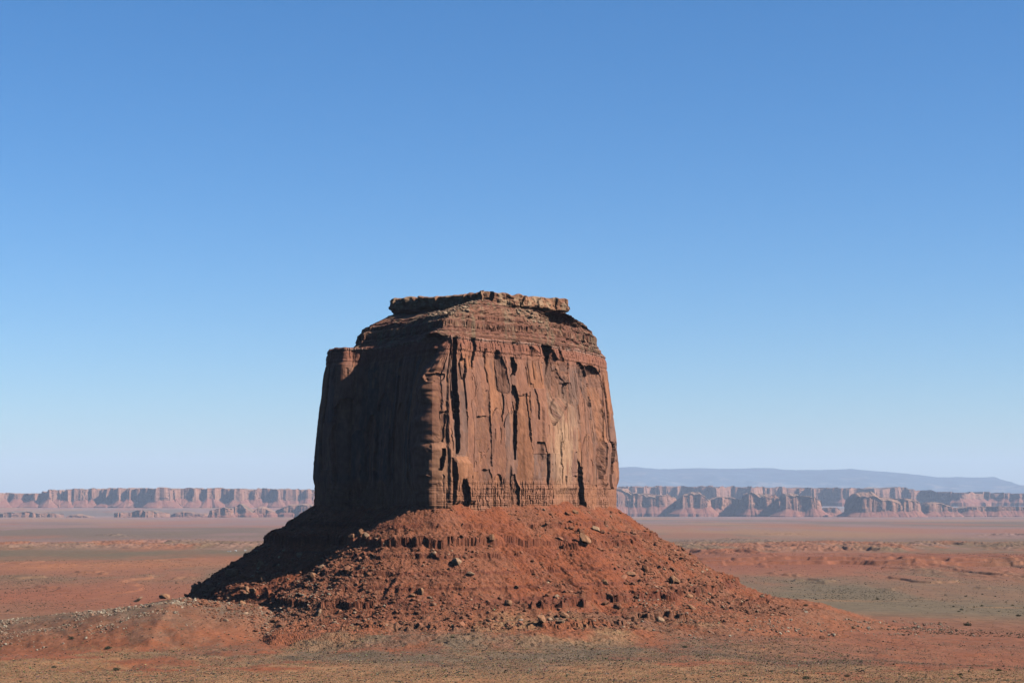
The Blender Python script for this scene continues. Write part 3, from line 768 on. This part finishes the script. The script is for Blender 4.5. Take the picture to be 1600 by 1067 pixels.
BOULDERS = [
 (362,899,27,(1,.8,.62),'largest boulder on the left talus ridge, flat topped beside the shadow edge',1,.2,-.15,TAN,.2),
 (382,904,15,(1,.9,.85),'blocky boulder leaning against the right of the largest left ridge boulder',2,.5,.2,RED,.25),
 (305,922,16,(1,.8,.8),'rounded boulder at the lower tip of the dark shadow on the left ridge',3,.4,.1,TAN,.2),
 (257,935,16,(1,.9,.75),'lone orange boulder on the left skyline between the slanted slab and the talus',4,.3,0,TAN,.15),
 (214,940,20,(1,.6,.3),'slanted flat slab tilted up on the left skyline',5,.1,-.55,PALE,.1),
 (331,923,11,(1,.9,.7),'middle sized boulder just right of the one at the shadow tip',6,.9,0,TAN,.25),
 (319,928,10,(1,.8,.7),'dark red boulder below the shadow tip between two lighter ones',7,.2,.2,RED,.25),
 (406,885,11,(.7,.7,1),'upright block beside the shadow on the left ridge crest',8,.3,0,TAN,.25),
 (411,909,10,(.8,.7,1),'standing stone below the upright block on the left ridge',9,1.,.1,TAN,.25),
 (488,903,17,(1,.8,.7),'wide tan boulder in the middle of the left rubble field',10,.2,.1,TAN,.25),
 (502,888,14,(1,.5,.5),'pale leaning slab above the wide tan boulder in the left rubble field',11,.7,-.6,PALE,.2),
 (396,930,13,(1,.9,.8),'twin boulder, the right one of a pair above the lower left ledge',12,.2,0,TAN,.25),
 (386,927,10,(.9,.8,1),'twin boulder, the narrow left one of a pair above the lower left ledge',13,.6,0,TAN,.25),
 (378,944,12,(1,.9,.9),'round boulder sitting on the lip of the lower left ledge',14,.1,0,TAN,.25),
 (549,848,14,(1,.8,.7),'square boulder lowest in the pile at the top of the left ridge',15,.5,0,TAN,.2),
 (568,846,12,(1,.5,.8),'leaning boulder right of the square one at the top of the left ridge',16,.8,.5,TAN,.2),
 (563,834,9,(.7,.8,1),'small upright boulder crowning the pile at the top of the left ridge',17,.2,0,TAN,.2),
 (574,839,13,(1,.5,.6),'tilted slab crowning the right of the pile at the top of the left ridge',18,.2,.6,PALE,.2),
 (468,870,9,(.9,.9,1),'pale round boulder at the edge of the shadow on the left ridge',19,.2,0,PALE,.2),
 (497,961,10,(.6,.7,1),'pale upright slab below the lower ledge left of centre',20,.3,.35,PALE,.2),
 (430,972,15,(1,.8,.7),'red boulder in the hollow below the lower left ledge',21,.4,0,RED,.25),
 (644,933,10,(1,.8,.9),'left boulder of two standing on the smooth red slope above the lower ledge',22,.6,0,TAN,.2),
 (657,929,10,(.7,.7,1),'pointed right boulder of two on the smooth red slope above the lower ledge',23,.1,0,TAN,.2),
 (714,882,15,(1,.85,1.05),'pale rounded boulder casting a shadow in the centre of the talus',24,.4,.1,PALE,.15),
 (736,897,16,(1,.7,.4),'pale flat boulder just below the rounded one in the centre of the talus',25,.5,.3,PALE,.2),
 (913,854,25,(1,.7,.72),'largest boulder on the right talus slope with a dark left face',26,.5,.4,TAN,.12),
 (907,834,18,(1,.5,.5),'dark slab lying just above the largest right slope boulder',27,.5,.6,RED,.15),
 (985,899,20,(1,.7,.5),'broad tan boulder half way down the right talus slope',28,.2,.2,TAN,.2),
 (1007,894,12,(.8,.6,1),'steep dark sided boulder right of the broad tan one on the right slope',29,.4,.4,RED,.15),
 (1056,912,20,(1,.45,.6),'tilted wedge of rock high on the lower right talus',30,.5,.7,TAN,.15),
 (1049,910,9,(.5,.5,1),'narrow standing splinter beside the tilted wedge on the right talus',31,.2,.2,TAN,.2),
 (966,950,14,(1,.9,.9),'round red boulder with a long shadow on the lower right talus',32,.3,0,RED,.12),
 (1032,971,14,(1,.6,.8),'pale leaning block at the foot of the right talus',33,.4,.4,PALE,.2),
 (845,973,15,(.9,.8,1),'tall boulder with a long curved shadow at the foot of the talus centre',34,.3,0,TAN,.1),
 (815,970,9,(1,.7,.6),'small whitish boulder left of the tall one at the foot of the talus',35,.1,.3,WHITE,.15),
 (811,976,6,(1,.7,.6),'smallest whitish stone at the foot of the talus beside another white boulder',51,.1,.1,WHITE,.15),
 (793,945,13,(1,.8,.9),'tan boulder under the lower ledge right of centre',36,.3,.1,TAN,.2),
 (883,965,15,(1,.7,.7),'boulder with a shaded left side above the pale slab at the talus foot',37,.5,.3,TAN,.2),
 (877,974,14,(1,.7,.45),'pale slab lying flat at the talus foot right of the tall boulder',38,.3,.2,PALE,.2),
 (899,802,11,(1,.6,.6),'tan block close under the cliff on the right',39,.5,.5,TAN,.2),
 (886,805,13,(1,.4,.4),'long dark slab close under the cliff on the right',40,.3,.5,RED,.2),
 (932,829,17,(1,.6,.6),'jagged pale boulder on the upper right slope near the cliff foot',41,.5,.4,PALE,.2),
 (1081,951,21,(1,.4,.35),'long slab sliding down the lower right talus',42,.6,.5,TAN,.2),
 (1076,933,13,(1,.7,.7),'tan block above the long slab on the lower right talus',43,.2,.3,TAN,.2),
 (768,844,10,(.8,.8,1),'upright block standing on the upper ledge in the centre',44,.2,0,TAN,.2),
 (807,921,9,(1,.8,.8),'lone tan boulder on the bare red slope in the centre right',45,.3,0,TAN,.2),
 (1334,982,9,(1,.7,.6),'tan stone on the scrubby rise right of the talus',46,.3,0,TAN,.2),
 (1357,982,6,(1,.8,.8),'white stone on the skyline of the rise right of the talus',47,.3,0,WHITE,.2),
 (1259,957,7,(1,.9,.8),'white stone at the very end of the right talus tail',48,.1,0,WHITE,.2),
 (1285,997,11,(1,.6,.6),'dark red stone low on the scrubby rise right of the talus',49,.4,.3,RED,.2),
 (945,913,14,(1,.6,.55),'slanted tan slab in the middle of the right rubble slope',50,.5,.5,TAN,.2),
]
def build_boulders():
    for b in BOULDERS:
        boulder(*b[:6], rz=b[6], tilt=b[7], tone=b[8], sink=b[9])
    # medium boulders: shared shapes, one object each
    g = np.random.default_rng(21)
    protos = []
    for k in range(9):
        V, F = rock_shape(300+k, 2, (1, g.uniform(.6, .95), g.uniform(.45, .85)), 10)
        me = mesh('boulder', V, F, M_ROCK, mixc(np.tile(ROCKCOL*g.uniform(.85, 1.15), (len(V), 1)), ROCKCOL*.6, sstep(.1, .5, fbm(V[:, 0]*2, V[:, 2]*2+V[:, 1], 3, k))*.5))
        protos.append(me)
    zones = [('middle sized boulder lying loose in the left rubble field of the talus', 'boulders in the left rubble field', 70, [(300,925),(400,880),(540,850),(600,870),(560,930),(420,940)]),
             ('middle sized boulder lying loose on the rubbly right talus slope', 'boulders on the right talus slope', 85, [(850,815),(960,815),(1130,925),(1150,960),(960,960),(860,880)]),
             ('middle sized boulder among the stones under the lower talus ledge', 'boulders under the lower ledge', 45, [(420,955),(700,950),(860,955),(850,978),(640,980),(430,985)])]
    used = 0
    for label, grp, n, poly in zones:
        P = np.array(poly, float); k = 0; tries = 0
        while k < n and tries < 3000:
            tries += 1
            q = P.min(0) + g.random(2)*(P.max(0)-P.min(0))
            a, b = P, np.roll(P, -1, 0)
            c = (a[:, 1] > q[1]) != (b[:, 1] > q[1])
            ins = np.sum(c & (q[0] < (b[:, 0]-a[:, 0])*(q[1]-a[:, 1])/(b[:, 1]-a[:, 1]+1e-9)+a[:, 0])) % 2
            if not ins: continue
            p = land(q[0], q[1])
            if p is None: continue
            if used < len(protos): o = protos[used]
            else: o = link(protos[int(g.integers(len(protos)))].copy())
            used += 1; k += 1
            s = 1.25*min(2.6, g.pareto(2.6)*.9 + .8)
            o.scale = (s, s, s); o.rotation_euler = (g.uniform(-.5, .5), g.uniform(-.6, .6), g.uniform(0, 6.28))
            o.location = (p[0], p[1], p[2] + .2*s)
            tag(o, label, 'boulder', grp)
build_boulders()

def bulk(name, protos, P, size, tint, mat, rot=None, zs=None, seed=3):
    """many small pieces as one mesh"""
    g = np.random.default_rng(seed); n = len(P)
    Vs = []; Fs = []; Cs = []; off = 0
    pick = g.integers(len(protos), size=n)
    for k, (V, F) in enumerate(protos):
        i = np.where(pick == k)[0]
        if not len(i): continue
        a = g.uniform(0, 2*np.pi, len(i)); t = g.uniform(-.6, .6, len(i)) if rot is None else g.uniform(-rot, rot, len(i))
        ca, sa, ct, s_t = np.cos(a), np.sin(a), np.cos(t), np.sin(t)
        x = V[None, :, 0]*ct[:, None] + V[None, :, 2]*s_t[:, None]; z = -V[None, :, 0]*s_t[:, None] + V[None, :, 2]*ct[:, None]; y = np.broadcast_to(V[None, :, 1], x.shape)
        s = size[i][:, None]
        X = (x*ca[:, None] - y*sa[:, None])*s + P[i, 0][:, None]; Y = (x*sa[:, None] + y*ca[:, None])*s + P[i, 1][:, None]; Z = z*s + P[i, 2][:, None]
        Vs.append(np.stack([X, Y, Z], -1).reshape(-1, 3))
        Fs.append((F[None] + (off + np.arange(len(i))*len(V))[:, None, None]).reshape(-1, F.shape[1]))
        Cs.append(np.repeat(tint[i], len(V), 0)); off += len(i)*len(V)
    return mesh(name, np.concatenate(Vs), np.concatenate(Fs), mat, np.concatenate(Cs))

def build_rubble():
    g = np.random.default_rng(5)
    x = g.uniform(-330, 260, 260000); y = g.uniform(1330, 1780, 260000)
    d, s = foot_dist(x, y)
    k = (d > 3) & (d < 185); x, y, d, s = x[k], y[k], d[k], s[k]
    # stones gather on the right slope, along the left ridge and below the ledges
    dens = .05 + .75*sstep(-.05, .6, fbm(s/26, d/70, 4, 611) + .25*fbm(x/12, y/12, 3, 612) + .30*sstep(30, 120, x))
    dens *= 0.35 + 0.65*sstep(15, 70, d)
    left = sstep(-85, -125, x)*sstep(20, 60, d); dens = np.maximum(dens, left*(.6+.5*fbm(x/14, y/14, 2, 620)))
    bare = sstep(-.3, .2, fbm(x/30, d/60, 3, 621))*np.exp(-((x+25)/75)**2)*(d > 12)
    dens *= 1-.92*bare
    low = sstep(98, 115, d)*sstep(155, 135, d); dens = np.maximum(dens, low*.5*sstep(.05, .5, fbm(s/20, d/14, 3, 622)))
    k = g.random(len(x)) < dens*.5
    x, y, d, s = x[k], y[k], d[k], s[k]
    z = talus_z(x, y, d, s); zg = ground_z(x, y, d); z = np.maximum(z, zg)
    n = len(x)
    sz = np.minimum(.30*(1+g.pareto(2.0, n)), 2.2)
    tint = np.where(g.random(n)[:, None] < .09, np.array((.44, .28, .18)), np.array((.33, .135, .075)))*g.uniform(.65, 1.2, n)[:, None]
    P = np.stack([x, y, z + .1*sz], 1)
    big = sz > .75
    print('rubble', n, big.sum())
    pb = [rock_shape(400+i, 2, (1, .8, .65), 9) for i in range(6)]
    ps = [rock_shape(420+i, 1, (1, .8, .65), 7) for i in range(6)]
    o = bulk('talus_rubble', ps, P[~big], sz[~big], tint[~big], M_ROCK); tag(o, 'small broken stones strewn over the talus', 'rubble', kind='stuff')
    o = bulk('talus_stones', pb, P[big], sz[big], tint[big], M_ROCK); tag(o, 'larger broken stones strewn over the talus', 'rubble', kind='stuff')
    # bleached stones along the left rise and on the tail of the right slope
    x = np.concatenate([g.normal(-300, 75, 20000), g.normal(-205, 40, 2500), g.uniform(95, 330, 2500)])
    y = np.concatenate([g.normal(1408, 32, 20000), g.normal(1405, 28, 2500), 1440 + g.normal(0, 50, 2500)])
    k = g.random(len(x)) < sstep(-.3, .5, fbm(x/22, y/18, 3, 630)); x, y = x[k], y[k]
    d, s = foot_dist(x, y); z = np.maximum(ground_z(x, y, d), talus_z(x, y, d, s)); n = len(x)
    sz = np.minimum(.38*(1+g.pareto(2.6, n)), 1.5)
    tint = np.where(g.random(n)[:, None] < .45, np.array((.50, .40, .29)), np.array((.36, .20, .13)))*g.uniform(.75, 1.15, n)[:, None]
    o = bulk('pale_stones', ps, np.stack([x, y, z+.1*sz], 1), sz, tint, M_ROCK, seed=8); tag(o, 'small bleached stones scattered over the rises beside the talus', 'stones', kind='stuff')
    # fallen cap blocks on the upper slope
    pts = []
    for _ in range(420):
        q = g.random()
        if q < .7:
            u = g.random(); px = 668 + 85*u + g.normal(0, 5); py = 500 - 32*u + g.normal(0, 4)
        else:
            u = g.random(); px = 790 + 65*u + g.normal(0, 6); py = 472 + 42*u + g.normal(0, 4)
        pts.append((px, py))
    return pts
CAPPTS = build_rubble()
def build_cap_debris():
    dg = C.evaluated_depsgraph_get(); dg.update()
    up = [o for o in butte.children if o.name.startswith('upper_slope')][0]
    from mathutils import Vector
    from mathutils.bvhtree import BVHTree
    me = up.data
    co = np.empty(len(me.vertices)*3, np.float32); me.vertices.foreach_get('co', co); co = co.reshape(-1, 3) + PB
    fi = np.empty(len(me.loops), np.int32); me.loops.foreach_get('vertex_index', fi)
    bv = BVHTree.FromPolygons(co.tolist(), fi.reshape(-1, 4).tolist())
    P = []
    for px, py in CAPPTS:
        h = bv.ray_cast(Vector((0, 0, 0)), Vector(ray(px, py)).normalized())
        if h[0] is not None: P.append(h[0][:])
    P = np.array(P); g = np.random.default_rng(9); n = len(P)
    sz = np.minimum(.45*(1+g.pareto(2.2, n)), 2.6)
    tint = np.array((.48, .33, .22))*g.uniform(.65, 1.15, n)[:, None]
    o = bulk('cap_debris', [rock_shape(440+i, 2, (1, .75, .6), 8) for i in range(5)], P + np.array((0, 0, .2)), sz, tint, M_ROCK)
    tag(o, 'pale blocks fallen from the caprock onto the upper slope', 'debris', kind='stuff')
build_cap_debris()

# ------------------------------------------------------------------ scrub
def tuft(seed, leaves=7, spread=1.0, h=1.0):
    g = np.random.default_rng(seed); V = []; F = []
    for k in range(leaves):
        a = g.uniform(0, 6.28); r = spread*g.uniform(.15, .9); t = g.uniform(.35, 1)*h
        c = np.array((r*math.cos(a)*.6, r*math.sin(a)*.6, 0)); e = np.array((r*math.cos(a), r*math.sin(a), t))
        w = np.array((-math.sin(a), math.cos(a), 0))*g.uniform(.22, .4)*spread
        i = len(V); V += [c-w*.7, c+w*.7, e+w*.8, e-w*.8]; F.append([i, i+1, i+2, i+3])
    return np.array(V), np.array(F)
def build_scrub():
    g = np.random.default_rng(11)
    N = 420000
    y = g.uniform(960, 1560, N); x = g.uniform(-1, 1, N)*(y*0.285)
    d = np.hypot(x+30, y-1640)-130; s = d < 330
    dd, ss = foot_dist(x[s], y[s]); d[s] = dd
    k = d > 112; x, y, d = x[k], y[k], d[k]
    big = fbm(x/160, y/110, 4, 101); mid = fbm(x/34, y/26, 4, 102); fin = fbm(x/6, y/6, 3, 103)
    tan = sstep(-0.35, 0.35, 0.5*big + 0.9*mid - (y-1250)/170 + 0.9*fbm(x/90, y/210, 3, 106) - 0.45 + 1.05*sstep(-260, -70, x) - 0.6*sstep(60, 330, x))
    scr = np.exp(-((y-1255-0.04*x + 60*fbm(x/100, y/200, 3, 107))/60)**2)*sstep(-220, -60, x + 60*mid)
    grey = sstep(-0.25, 0.5, fbm(x/70, y/50, 4, 104) + 0.35*fin)
    lh = np.exp(-((y-1420)/75)**2)*sstep(-120, -230, x)
    u = g.random(len(x))
    ksage = u < (.16 + .30*grey + .55*scr + .30*lh + .12*tan)*.42
    kdry = (g.random(len(x)) < .42*tan) & ~ksage
    tf = [tuft(i, 7, 1.0, .55) for i in range(8)]
    def topz(x, y, d):
        z = ground_z(x, y, d); m = d < 240
        if m.any():
            dm, sm = foot_dist(x[m], y[m]); z[m] = np.maximum(z[m], talus_z(x[m], y[m], dm, sm) - .25*np.clip(dm-185, 0, None))
        return z
    for name, k, col, sc, lab in (('sagebrush', ksage, (.34, .25, .165), .42, 'low grey green sagebrush dotted over the desert floor'),
                                  ('dry_grass', kdry, (.52, .34, .185), .36, 'tufts of dry yellow grass on the near flat')):
        X, Y, D = x[k], y[k], d[k]
        z = topz(X, Y, D); n = len(X); print(name, n)
        sz = sc*(1+.5*g.pareto(2.6, n)).clip(0, 3.4)*g.uniform(.6, 1.15, n)
        tint = np.array(col)*g.uniform(.65, 1.3, n)[:, None]*(1+.15*g.normal(size=(n, 3))).clip(.6, 1.4)
        o = bulk(name, tf, np.stack([X, Y, z-.03], 1), sz, tint, M_LEAF, rot=.1, seed=12)
        tag(o, lab, 'scrub', kind='stuff')
    N = 90000
    y = 1650*np.exp(g.random(N)*math.log(4200/1650)); x = g.uniform(-1, 1, N)*y*.285
    d = np.hypot(x+30, y-1640)-130
    k = (d > 190) & (g.random(N) < .15 + .85*sstep(-.2, .5, fbm(x/260, y/900, 4, 111) + .3*fbm(x/90, y/420, 4, 112) + .3*fbm(x/40, y/70, 3, 114)))
    x, y, d = x[k], y[k], d[k]; n = len(x); print('plain scrub', n)
    o = bulk('plain_scrub', tf[:4], np.stack([x, y, ground_z(x, y, d)-.05], 1), .8*(1+.5*g.pareto(3.5, n)).clip(0, 2.5)*g.uniform(.6, 1.2, n),
             np.array((.13, .115, .075))*g.uniform(.6, 1.4, n)[:, None], M_LEAF, rot=.1, seed=14)
    tag(o, 'countless low shrubs speckling the plain beyond the butte', 'scrub', kind='stuff')
build_scrub()
def shrub_proto(seed):
    g = np.random.default_rng(seed)
    root = tag(link(bpy.data.objects.new('shrub', None)), 'x', 'shrub')
    V = []; F = []
    for k in range(260):
        v = g.normal(size=3); v /= np.linalg.norm(v); v[2] = abs(v[2])*.95 + .1
        lob = 1 + .25*math.sin(3*math.atan2(v[1], v[0])+seed) + .15*g.normal()
        c = v*np.array((1, .9, .75))*lob*g.uniform(.55, 1)
        a = g.normal(size=3); a /= np.linalg.norm(a); b = np.cross(a, g.normal(size=3)); b /= np.linalg.norm(b)+1e-6
        w = g.uniform(.08, .17); i = len(V)
        V += [c-a*w, c+b*w*.6, c+a*w, c-b*w*.6]; F.append([i, i+1, i+2, i+3])
    V = np.array(V); col = np.tile(np.array((.075, .085, .045)), (len(V), 1))*np.repeat(g.uniform(.6, 1.35, 260), 4)[:, None]
    mesh('foliage', V, np.array(F), M_LEAF, col, parent=root)
    SV = []; SF = []
    for k in range(5):
        a = 1.256*k; e = np.array((math.cos(a)*.55, math.sin(a)*.5, .6)); i = len(SV)
        for t, w in ((0, .07), (1, .03)):
            c = e*t
            SV += [c+np.array((w, 0, 0)), c+np.array((-w*.5, w*.87, 0)), c+np.array((-w*.5, -w*.87, 0))]
        for q in range(3): SF.append([i+q, i+(q+1) % 3, i+3+(q+1) % 3, i+3+q])
    mesh('stem', np.array(SV), np.array(SF), M_ROCK, np.tile(np.array((.16, .12, .09)), (len(SV), 1)), parent=root)
    return root
def build_shrubs():
    g = np.random.default_rng(31)
    protos = [shrub_proto(k) for k in range(3)]
    far = [(1275,937,5),(1371,937,6),(1428,981,5),(1534,947,6),(1582,946,5),(1591,963,8),(1555,932,4),(1490,948,5),(1498,956,5),(1535,929,4),(1466,976,4),(1389,979,5),(1509,932,5),(1237,918,4),(1572,942,4),(1600,950,4),(1477,930,4),(1502,953,6),(1522,949,4)]
    spots = [(q, 'small dark shrub dotted on the grey green plain to the right', 'dark shrubs on the right plain') for q in far]
    for q, l in (((1512,978,13),'largest dark shrub standing alone on the right plain below the sandy streak'), ((1259,947,8),'dark shrub on the plain just beyond the tail of the right talus'),
                 ((1138,909,5),'small dark shrub right beside the slanting right talus edge'),
                 ((1259,1061,14),'biggest dark green bush at the bottom right on orange sand'), ((1324,1057,9),'upright dark bush right of the biggest one at the bottom edge'),
                 ((1164,1057,8),'olive bush left of the biggest one at the bottom edge'), ((1561,1048,10),'dark bush near the bottom right corner'), ((1500,1056,8),'faint brown bush between two dark ones near the bottom right corner'),
                 ((1070,1013,9),'dark bush at the foot of the right talus on grey scrub'), ((181,1047,12),'dark green bush on bare orange soil at the bottom left'),
                 ((169,1014,11),'dark bush in front of a low red bank at the left'), ((112,998,9),'grey bush highest on the left rise'), ((84,1043,9),'grey green bush nearest to the bottom left corner'),
                 ((275,911,4),'tiny dark shrub on the plain above the left skyline boulders'), ((707,997,8),'green bush on the grey scrub below the talus centre')):
        spots.append((q, l, None))
    for i, ((px, py, w), lab, grp) in enumerate(spots):
        p = land(px, py, 950, 4000, 2.0)
        if p is None: print('no land', px, py); continue
        if i < 3: o = protos[i]
        else:
            src = protos[i % 3]; o = link(src.copy())
            for ch in src.children:
                c = link(ch.copy()); c.parent = o
        s = .5*w*p[1]/FPX
        o.location = p; o.scale = (s, s, s); o.rotation_euler = (0, 0, g.uniform(0, 6.28))
        o['label'] = lab
        if grp: o['group'] = grp
        elif 'group' in o: del o['group']
build_shrubs()

# ------------------------------------------------------------------ far houses on the plain
def plain(name, col, rough=.6):
    m = bpy.data.materials.new(name); m.use_nodes = True; b = m.node_tree.nodes['Principled BSDF']
    n = m.node_tree.nodes.new('ShaderNodeTexNoise'); n.inputs['Scale'].default_value = 2
    mx = m.node_tree.nodes.new('ShaderNodeMix'); mx.data_type = 'RGBA'
    mx.inputs[6].default_value = (*col, 1); mx.inputs[7].default_value = (*[c*.85 for c in col], 1)
    m.node_tree.links.new(n.outputs['Fac'], mx.inputs[0]); m.node_tree.links.new(mx.outputs[2], b.inputs['Base Color'])
    b.inputs['Roughness'].default_value = rough
    return m
M_WHITE = plain('white_siding', (.42, .42, .40)); M_ROOF = plain('pale_roof', (.34, .33, .31)); M_DARK = plain('window_glass', (.05, .06, .07), .2)
def box(x0, x1, y0, y1, z0, z1):
    V = [(x, y, z) for z in (z0, z1) for y in (y0, y1) for x in (x0, x1)]
    return np.array(V, float), np.array([(0, 2, 3, 1), (4, 5, 7, 6), (0, 1, 5, 4), (2, 6, 7, 3), (0, 4, 6, 2), (1, 3, 7, 5)])
def house(px, py, w, dp, h, rh, label):
    p = land(px, py, 3000, 9000, 4)
    r = tag(link(bpy.data.objects.new('house', None)), label, 'house'); r.location = p
    V, F = box(-w/2, w/2, -dp/2, dp/2, -.3, h); mesh('wall', V, F, M_WHITE, parent=r)
    e = .35
    V = np.array([(-w/2-e, -dp/2-e, h-.05), (w/2+e, -dp/2-e, h-.05), (w/2+e, dp/2+e, h-.05), (-w/2-e, dp/2+e, h-.05), (-w/2-e, 0, h+rh), (w/2+e, 0, h+rh)])
    mesh('roof', V, [np.array([(0, 1, 5, 4), (2, 3, 4, 5), (0, 3, 2, 1)]), np.array([(0, 4, 3), (1, 2, 5)])], M_ROOF, parent=r)
    for k in (-.28, .28):
        V, F = box(k*w-.7, k*w+.7, -dp/2-.06, -dp/2-.003, 1.0, 2.3); mesh('window', V, F, M_DARK, parent=r)
    V, F = box(-.5, .5, -dp/2-.08, -dp/2-.003, 0, 2.1); mesh('door', V, F, M_ROOF, parent=r)
house(358, 861.5, 9, 3, 1.6, .3, 'long low white house, leftmost of the three on the far left plain')
house(368.5, 861, 4.5, 4, 2.2, 0.9, 'middle white house of the three on the far left plain')
house(383, 860.5, 4.5, 4, 2.2, 0.9, 'white house nearest to the butte on the far left plain')

# ------------------------------------------------------------------ haze
def build_haze():
    V, F = box(-140000, 140000, -140000, 140000, -900, 2400)
    m = bpy.data.materials.new('haze_air'); m.use_nodes = True; t = m.node_tree
    for n in list(t.nodes): t.nodes.remove(n)
    v = t.nodes.new('ShaderNodeVolumePrincipled'); o = t.nodes.new('ShaderNodeOutputMaterial')
    v.inputs['Color'].default_value = HAZE_COL + (1,)
    v.inputs['Density'].default_value = HAZE_DENS
    v.inputs['Anisotropy'].default_value = 0.0
    t.links.new(v.outputs[0], o.inputs['Volume'])
    b = mesh('haze', V, F, m); tag(b, 'thin pale air haze over the valley', 'haze', kind='stuff')
HAZE_COL = (0.42, 0.54, 0.74); HAZE_DENS = 7.6e-6
build_haze()
